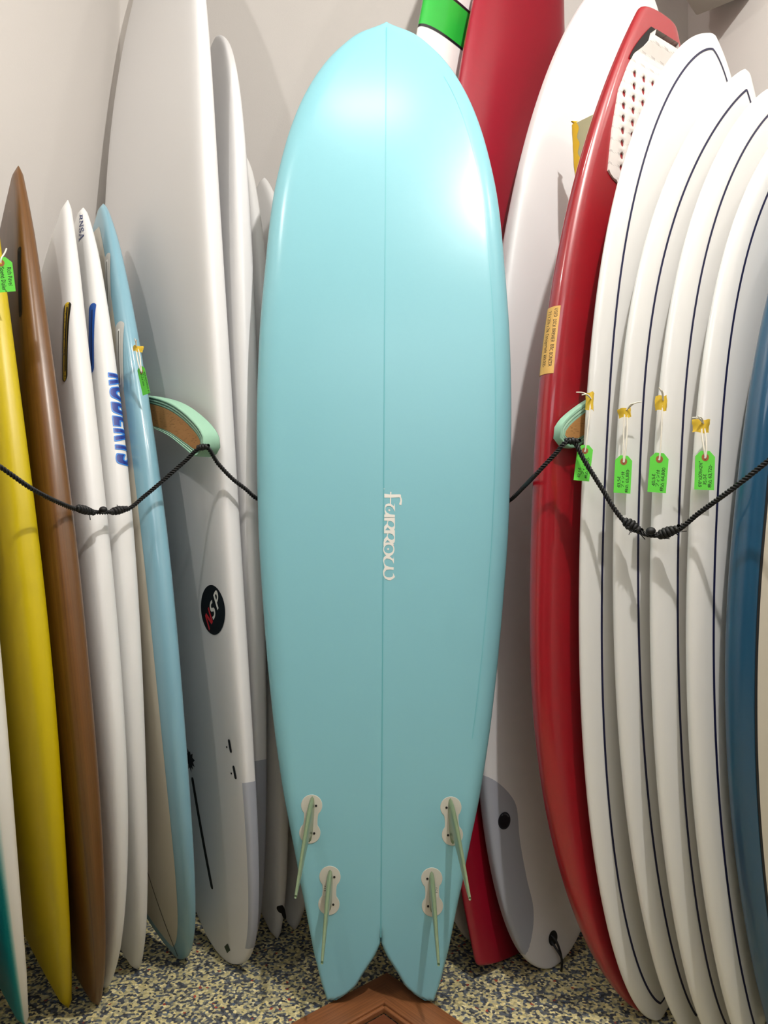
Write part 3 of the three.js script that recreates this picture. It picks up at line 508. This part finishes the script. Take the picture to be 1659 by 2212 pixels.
for (const [k, label, group] of pinned) {
  const [t, b] = board(k, label, M.white, group);
  mesh('pinline', pinlineGeometry(b, b.inset, 0.0042), navy, t).userData.label = 'thin dark line round the deck';
}
{
  const [t, b] = board('blue', 'dark blue edged surfboard with a cream deck and black pinline at the far right', M.blue);
  mesh('deck_panel', panelGeometry(b, b.inset), M.cream, t).userData.label = 'cream deck';
  mesh('pinline', pinlineGeometry(b, b.inset, 0.0046), black, t);
}

// ------------------------------------------------------------------ padded rack arms
{
  const cork = (() => { const t = canvasTex(256, 256, (x) => { x.fillStyle = '#b07f48'; x.fillRect(0, 0, 256, 256); for (let i = 0; i < 1400; i++) { x.fillStyle = `rgba(${rnd() < 0.5 ? '90,55,25' : '190,140,90'},${rnd() * 0.35})`; x.fillRect(rnd() * 256, rnd() * 256, 3 + rnd() * 12, 1 + rnd() * 2); } }); t.wrapS = t.wrapT = THREE.RepeatWrapping; t.repeat.set(6, 6); return std(0xffffff, 0.75, { map: t }); })();
  const mints = [std(0x8fb79f, 0.85), std(0xa6cbb2, 0.85), std(0x93bda4, 0.85)];
  const ARM = [[-0.62, 0.10], [-0.45, 0.118], [-0.3, 0.115], [-0.2, 0.099], [-0.12, 0.076], [-0.05, 0.042], [-0.012, 0.015]], LOW = [[-0.022, -0.006], [-0.06, 0.008], [-0.13, 0.036], [-0.22, 0.058], [-0.32, 0.07], [-0.45, 0.07], [-0.62, 0.05]];
  const ext = (s, w) => new THREE.ExtrudeGeometry(s, { depth: w, bevelEnabled: true, bevelSize: 0.0008, bevelThickness: 0.0012, bevelSegments: 2, curveSegments: 14 }).translate(0, 0, -w / 2);
  // the core's edge from the back of the top, round the tip, to the back of the underside
  const rim = new THREE.CatmullRomCurve3([...ARM, [-0.004, 0.003], ...LOW].map(([a, y]) => V(a, y, 0)), false, 'centripetal').getSpacedPoints(160);
  const grown = (g0) => rim.map((p, i) => { const g = g0 * (i < 78 ? 1 : i > 105 ? 0.4 : 1 - (0.6 * (i - 78)) / 27); const q = rim[Math.min(160, i + 1)], r = rim[Math.max(0, i - 1)], d = q.clone().sub(r).normalize(); return V(p.x - d.y * g, p.y + d.x * g, 0); });
  const core = new THREE.Shape(rim.map((p) => new THREE.Vector2(p.x, p.y)));
  const band = (g0, g1, w) => { // strip of foam between two offsets, rounded across
    const A = grown(g0), B = grown(g1), prof = [[0, -0.5], [0.7, -0.5], [1, -0.42], [1.04, 0], [1, 0.42], [0.7, 0.5], [0, 0.5], [0, -0.5]];
    return grid(160, 7, (i, j) => { const [k, z] = prof[j], p = A[i].clone().lerp(B[i], k); return [p.x, p.y, z * w]; }); };
  for (const [x, y, z, turn, wide, label] of [[-0.347, 1.092, -1.530, -0.815, 0.034, 'curved wooden rack arm wrapped in mint foam, left of the turquoise board'], [0.329, 1.101, -1.435, Math.PI + 0.57, 0.014, 'mint foam wrapped rack arm poking out between the red and white boards']]) {
    const t = thing('rack_arm', label, 'rack arm'); t.position.set(x, y, z); t.rotation.y = turn;
    mesh('wooden_core', ext(core, wide), cork, t);
    [[0.001, 0.006], [0.0065, 0.0115], [0.012, 0.0175]].forEach(([a, c], i) => mesh('foam_strip', band(a, c, wide + 0.002 + i * 0.001), mints[i], t));
  }
}

// ------------------------------------------------------------------ black rope, one length from left to right behind the middle board
{
  const t = thing('rope', 'black twisted rope with knots strung across both rows of boards', 'rope');
  const at = (px, py, z) => V(((px - 829.5) / 1663) * z, 0.96 - ((py - 1106) / 1663) * z, -z);   // survey reading -> metres
  const left = [at(-70, 962, 1.2), at(0, 1008, 1.225), at(69, 1056, 1.262), at(130, 1087, 1.325), at(172, 1102, 1.375), at(222, 1107, 1.42), at(276, 1100, 1.47), at(312, 1072, 1.497), at(350, 1040, 1.512), at(400, 996, 1.525), at(431, 968, 1.515), at(447, 967, 1.51), at(470, 1000, 1.535), at(503, 1035, 1.548), at(530, 1056, 1.558), at(556, 1078, 1.575), at(590, 1090, 1.592)];
  const right = [at(1080, 1092, 1.594), at(1103, 1079, 1.572), at(1130, 1053, 1.52), at(1160, 1022, 1.405), at(1200, 980, 1.388), at(1224, 955, 1.378), at(1240, 956, 1.374), at(1262, 994, 1.366), at(1300, 1055, 1.352), at(1335, 1110, 1.335), at(1362, 1138, 1.322), at(1405, 1156, 1.295), at(1455, 1150, 1.268), at(1510, 1108, 1.235), at(1590, 1050, 1.18), at(1659, 996, 1.15), at(1740, 932, 1.12)];
  const curve = new THREE.CatmullRomCurve3([V(-1.325, 1.3, -1.02), V(-0.95, 1.17, -1.1), ...left, V(0, 0.972, -1.606), ...right, V(0.95, 1.24, -1.0), V(1.475, 1.44, -0.95)], false, 'centripetal');
  const len = curve.getLength(), N = 2400, fr = curve.computeFrenetFrames(N, false), pts = curve.getSpacedPoints(N), turns = len / 0.017;
  for (let s = 0; s < 3; s++) {
    const R = 6;
    mesh('strand', grid(N, R, (i, j) => {
      const a = (2 * Math.PI * turns * i) / N + (s * 2 * Math.PI) / 3, e = (2 * Math.PI * j) / R, n = fr.normals[i], m = fr.binormals[i], q = pts[i].clone().addScaledVector(n, 0.0022 * Math.cos(a) + 0.0023 * Math.cos(e)).addScaledVector(m, 0.0022 * Math.sin(a) + 0.0023 * Math.sin(e)); return [q.x, q.y, q.z];
    }), black, t);
  }
  const knot = (a, b, r, ends) => { // coils wrapped round the line from a to b, plus loose fibres
    const g = [], d = b.clone().sub(a), l = d.length(), n = V(0, 0, 1).cross(d).normalize(), m = d.clone().normalize().cross(n), c = [], K = Math.round(l / 0.0062) * 8;
    for (let i = 0; i <= K; i++) { const q = i / K, w = r * (0.55 + 0.6 * Math.sin(Math.PI * Math.min(1, q * 1.15 + 0.06))), e = i * 0.785; c.push(a.clone().addScaledVector(d, q + 0.02 * Math.sin(e)).addScaledVector(n, w * Math.cos(e)).addScaledVector(m, w * Math.sin(e))); }
    g.push(tube(c, 0.0036, K * 3, 7));
    for (let i = 0; i < ends; i++) { const p = a.clone().lerp(b, 0.2 + rnd() * 0.7); g.push(tube([p, p.clone().add(V((rnd() - 0.5) * 0.012, (rnd() - 0.6) * 0.014, 0.004)), p.clone().add(V((rnd() - 0.5) * 0.03, (rnd() - 0.6) * 0.026, 0.006))], 0.0008, 6, 4)); }
    mesh('knot', mergeGeometries(g), black, t);
  };
  knot(at(166, 1097, 1.365), at(205, 1108, 1.405), 0.0042, 4); knot(at(240, 1106, 1.44), at(277, 1098, 1.468), 0.0042, 6);
  knot(at(1350, 1126, 1.322), at(1384, 1148, 1.305), 0.006, 14); knot(at(1422, 1157, 1.283), at(1468, 1140, 1.258), 0.0055, 14);
  const bead = (p, r) => { const o = mesh('toggle_bead', new THREE.SphereGeometry(r, 20, 14).scale(1.1, 0.9, 1), black, t); o.position.copy(p); };
  bead(at(223, 1101, 1.41), 0.0068); bead(at(1406, 1147, 1.286), 0.0074);
  knot(at(428, 967, 1.515), at(450, 964, 1.505), 0.003, 0); knot(at(1222, 952, 1.38), at(1252, 953, 1.37), 0.003, 2);
}

// ------------------------------------------------------------------ green price tags on strings
{
  const cardMat = (lines, size, alongDown) => std(0xffffff, 0.75, { map: canvasTex(256, 512, (x) => {
    x.fillStyle = '#66d848'; x.fillRect(0, 0, 256, 512); for (let i = 0; i < 500; i++) { x.fillStyle = `rgba(${rnd() < 0.5 ? '30,120,20' : '170,255,140'},0.05)`; x.fillRect(rnd() * 256, rnd() * 512, 2, 2); }
    x.fillStyle = x.strokeStyle = '#101a10';
    for (const [txt, px, py] of lines) { x.save(); x.translate(px, py); x.rotate(alongDown ? Math.PI / 2 : -Math.PI / 2); handText(x, txt, 0, 0, size); x.restore(); }
  }) });
  const cotton = std(0xe8e2d4, 0.9), tapeMat = std(0xe6c036, 0.6), kraft = std(0xa2603a, 0.8);
  // [x, y, z of the eyelet, width, height, roll, yaw, tape [dx, dy, dz, w, h, roll], strings, loose end points, lines, text size, text runs down, label]
  const tags = [
    { k: 'w1', at: [0.3602, 1.0695, -1.380], w: 0.0275, h: 0.0645, roll: -0.12, yaw: -0.35, tape: [0.0125, 0.0905, 0.0, 0.015, 0.032, -0.03], n: 1, ends: [[-0.006, 0.1], [-0.016, 0.105]], lines: [['42.1ℓ', 100, 470], ['フィン付', 158, 420], ['税込 66,880-', 218, 470]], size: 56, label: 'green price tag hanging on the first white pinlined board, crossed by the rope' },
    { k: 'w2', at: [0.4164, 1.0477, -1.338], w: 0.0305, h: 0.0655, roll: -0.055, yaw: 0.1, tape: [0.0065, 0.086, 0, 0.023, 0.0165, 0.15], n: 2, ends: [[0.018, 0.101], [0.031, 0.104]], lines: [['43.5ℓ', 92, 440], ['フィン付', 152, 440], ['税込 65,880-', 218, 500]], size: 60, label: 'green price tag with the shortest yellow tape, on the second white pinlined board' },
    { k: 'w3', at: [0.4622, 1.0486, -1.293], w: 0.0325, h: 0.0665, roll: -0.08, yaw: 0.1, tape: [0.0085, 0.0955, 0, 0.02, 0.0255, 0.0], n: 1, ends: [[0.004, 0.116], [-0.001, 0.12]], lines: [['40.5ℓ', 92, 430], ['フィン付', 152, 440], ['税込 64,800', 218, 490]], size: 60, label: 'green price tag on the third white pinlined board' },
    { k: 'w4', at: [0.5196, 1.0484, -1.246], w: 0.0335, h: 0.063, roll: -0.03, yaw: 0.1, tape: [-0.0005, 0.0515, 0, 0.028, 0.0215, -0.03], n: 2, ends: [[-0.012, 0.066], [-0.022, 0.064]], lines: [['6\'0"x20½x2½"', 92, 480], ['35.0ℓ', 152, 450], ['税込 63,720-', 218, 480]], size: 56, label: 'green price tag with the widest yellow tape, on the fourth white pinlined board' },
    { k: 'sky', at: [-0.4974, 1.2479, -1.58], w: 0.020, h: 0.058, roll: 0.215, yaw: -0.45, tape: [-0.0135, 0.05, -0.004, 0.021, 0.0125, -0.12], n: 2, ends: [[-0.0155, 0.069], [-0.011, 0.066]], lines: [['YOUNGWISE 6\'4', 200, 110], ['ツインフィン', 140, 120], ['¥128,000', 80, 120]].map(([a, c, d]) => [a.replace('ツイン', ''), c, d]), size: 58, down: true, label: 'small green price tag on the light blue surfboard' },
    { k: 'yellow', at: [-0.6767, 1.3995, -1.36], w: 0.038, h: 0.062, roll: 0.12, yaw: 0.15, tape: null, n: 1, ends: [], lines: [['Rich Pavel', 190, 150], ['"Speed Dialer"', 110, 120]], size: 62, down: true, label: 'green price tag hanging on the yellow surfboard' },
  ];
  for (const q of tags) {
    const t = thing('price_tag', q.label, 'price tag', 'green price tags'); t.position.set(...q.at);
    const hang = new THREE.Group(), R = new THREE.Matrix4().makeRotationFromEuler(new THREE.Euler(0, q.yaw, q.roll, 'ZYX'));
    const w = q.w / 2, top = 0.0105, c = w * 0.55, s = new THREE.Shape(); s.moveTo(-w, top - q.h); s.lineTo(w, top - q.h); s.lineTo(w, top - c); s.lineTo(w - c, top); s.lineTo(-w + c, top); s.lineTo(-w, top - c); s.closePath();
    const hole = new THREE.Path(); hole.absarc(0, 0, 0.0019, 0, 7, true); s.holes.push(hole);
    const g = new THREE.ExtrudeGeometry(s, { depth: 0.0004, bevelEnabled: false, curveSegments: 12 }), uv = g.attributes.uv, p = g.attributes.position;
    for (let i = 0; i < uv.count; i++) uv.setXY(i, p.getX(i) / q.w + 0.5, (p.getY(i) - (top - q.h)) / q.h);
    mesh('card', g.applyMatrix4(R), cardMat(q.lines, q.size, q.down), t);
    mesh('eyelet_ring', new THREE.RingGeometry(0.002, Math.min(0.0062, w * 0.42), 24).translate(0, 0, 0.0006).applyMatrix4(R), kraft, t);
    const T = q.tape || [0.004, 0.03, -0.004], g2 = [];
    const top3 = V(T[0], T[1], T[2] - 0.008);
    for (let i = 0; i < q.n; i++) { const d = (i - (q.n - 1) / 2) * 0.004; g2.push(tube([V(d * 0.2, 0.0, 0.0014), V(d + T[0] * 0.25, T[1] * 0.25, 0.001), V(d * 1.5 + T[0] * 0.7, T[1] * 0.7, T[2] - 0.004), top3.clone().add(V(d, 0, 0))], 0.0014, 24, 6)); }
    for (const [x, y] of q.ends) g2.push(tube([top3.clone().add(V(0, 0.004, 0.003)), V((T[0] + x) / 2, (T[1] + y) / 2 + 0.006, T[2]), V(x, y, T[2] + 0.001)], 0.0012, 16, 6));
    mesh('string', mergeGeometries(g2), cotton, t);
    if (q.tape) { // strip of tape pressed over the string, slightly crumpled and bent round the edge of the board
      const [dx, dy, dz, tw, th, roll] = q.tape;
      mesh('tape', grid(8, 10, (i, j) => { const u = j / 10 - 0.5, v = i / 8 - 0.5, x = u * tw * (1 + 0.07 * Math.sin(5 * v + dx * 900)), y = v * th * (1 + 0.10 * u) + 0.0012 * Math.sin(8 * u + dy * 700); return [dx + x * Math.cos(roll) - y * Math.sin(roll), dy + x * Math.sin(roll) + y * Math.cos(roll), dz - 0.0055 - 0.010 * (2 * u) ** 2 + 0.0008 * Math.sin(23 * u + 17 * v)]; }), tapeMat, t);
    }
  }
}

// ------------------------------------------------------------------ wooden frame the middle board stands on
{
  const t = thing('wooden_frame', 'brown mitred wooden display frame under the tail of the turquoise board', 'frame');
  t.position.set(0.006, 0, -1.573); t.rotation.y = -0.06;
  const grain = canvasTex(512, 512, (x) => { x.fillStyle = '#8a5a36'; x.fillRect(0, 0, 512, 512); for (let i = 0; i < 900; i++) { x.fillStyle = `rgba(${rnd() < 0.55 ? '60,32,14' : '170,115,72'},${0.04 + rnd() * 0.12})`; x.fillRect(rnd() * 512 - 150, rnd() * 512, 80 + rnd() * 420, 1 + rnd() * 2.5); } });
  grain.wrapS = grain.wrapT = THREE.RepeatWrapping; grain.repeat.set(3, 3);
  const oak = phys(0xf0e6dc, 0.5, { map: grain }), dark = std(0xb89a86, 0.55, { map: grain });
  const W = 0.066, LEN = 0.5, bar = (sx) => { // in the frame's own axes: apex at the origin, bars run along (sx, 1)/sqrt2
    const s = new THREE.Shape(), d = Math.SQRT1_2, L = [[0, 0], [0, W / d], [sx * LEN * d, W / d + LEN * d - 0], [sx * LEN * d + sx * W * d, LEN * d + W * d]];
    s.moveTo(L[0][0], -L[0][1]); for (const [a, c] of [L[1], L[2], L[3]]) s.lineTo(a, -c); s.closePath();
    return new THREE.ExtrudeGeometry(s, { depth: 0.014, bevelEnabled: true, bevelSize: 0.0016, bevelThickness: 0.0025, bevelSegments: 3 }).translate(0, 0, 0.0025).rotateX(-Math.PI / 2);
  };
  const turnUV = (g, a) => { const uv = g.attributes.uv, p = g.attributes.position; for (let i = 0; i < uv.count; i++) { const x = p.getX(i), z = p.getZ(i); uv.setXY(i, x * Math.cos(a) + z * Math.sin(a), -x * Math.sin(a) + z * Math.cos(a) + p.getY(i)); } return g; };
  mesh('frame_bar', turnUV(bar(-1), Math.PI * 0.75), oak, t); mesh('frame_bar', turnUV(bar(1), Math.PI * 0.25), oak, t);
  for (const sx of [-1, 1]) { const g = new RoundedBoxGeometry(LEN, 0.012, 0.008, 3, 0.003); g.translate(LEN / 2, 0.009, 0); const o = mesh('inner_bead', turnUV(g, 0), oak, t); o.position.set(0, 0, W * Math.SQRT2 + 0.006); o.rotation.y = sx > 0 ? -Math.PI / 4 : -Math.PI * 0.75; }
  const s = new THREE.Shape(); s.moveTo(0, -0.11); s.lineTo(-0.3, -0.41); s.lineTo(0.3, -0.41); s.closePath();
  mesh('recessed_panel', turnUV(new THREE.ExtrudeGeometry(s, { depth: 0.006, bevelEnabled: false }).rotateX(-Math.PI / 2), 0), dark, t);
}

// ------------------------------------------------------------------ dark box high in the right corner
{
  const t = thing('wall_box', 'dark grey box hanging high on the right wall above the red board', 'box');
  t.position.set(0.892, 2.376, -2.2); t.rotation.y = -0.7;
  mesh('casing', new RoundedBoxGeometry(0.15, CEILING - 2.376, 0.3, 3, 0.006).translate(0.075, (CEILING - 2.376) / 2, 0.15), std(0xa9a298, 0.7), t);
  mesh('seam_strip', new RoundedBoxGeometry(0.156, 0.012, 0.306, 2, 0.003).translate(0.075, 0.02, 0.15), std(0x958f86, 0.7), t);
}
renderer.render(scene, camera);
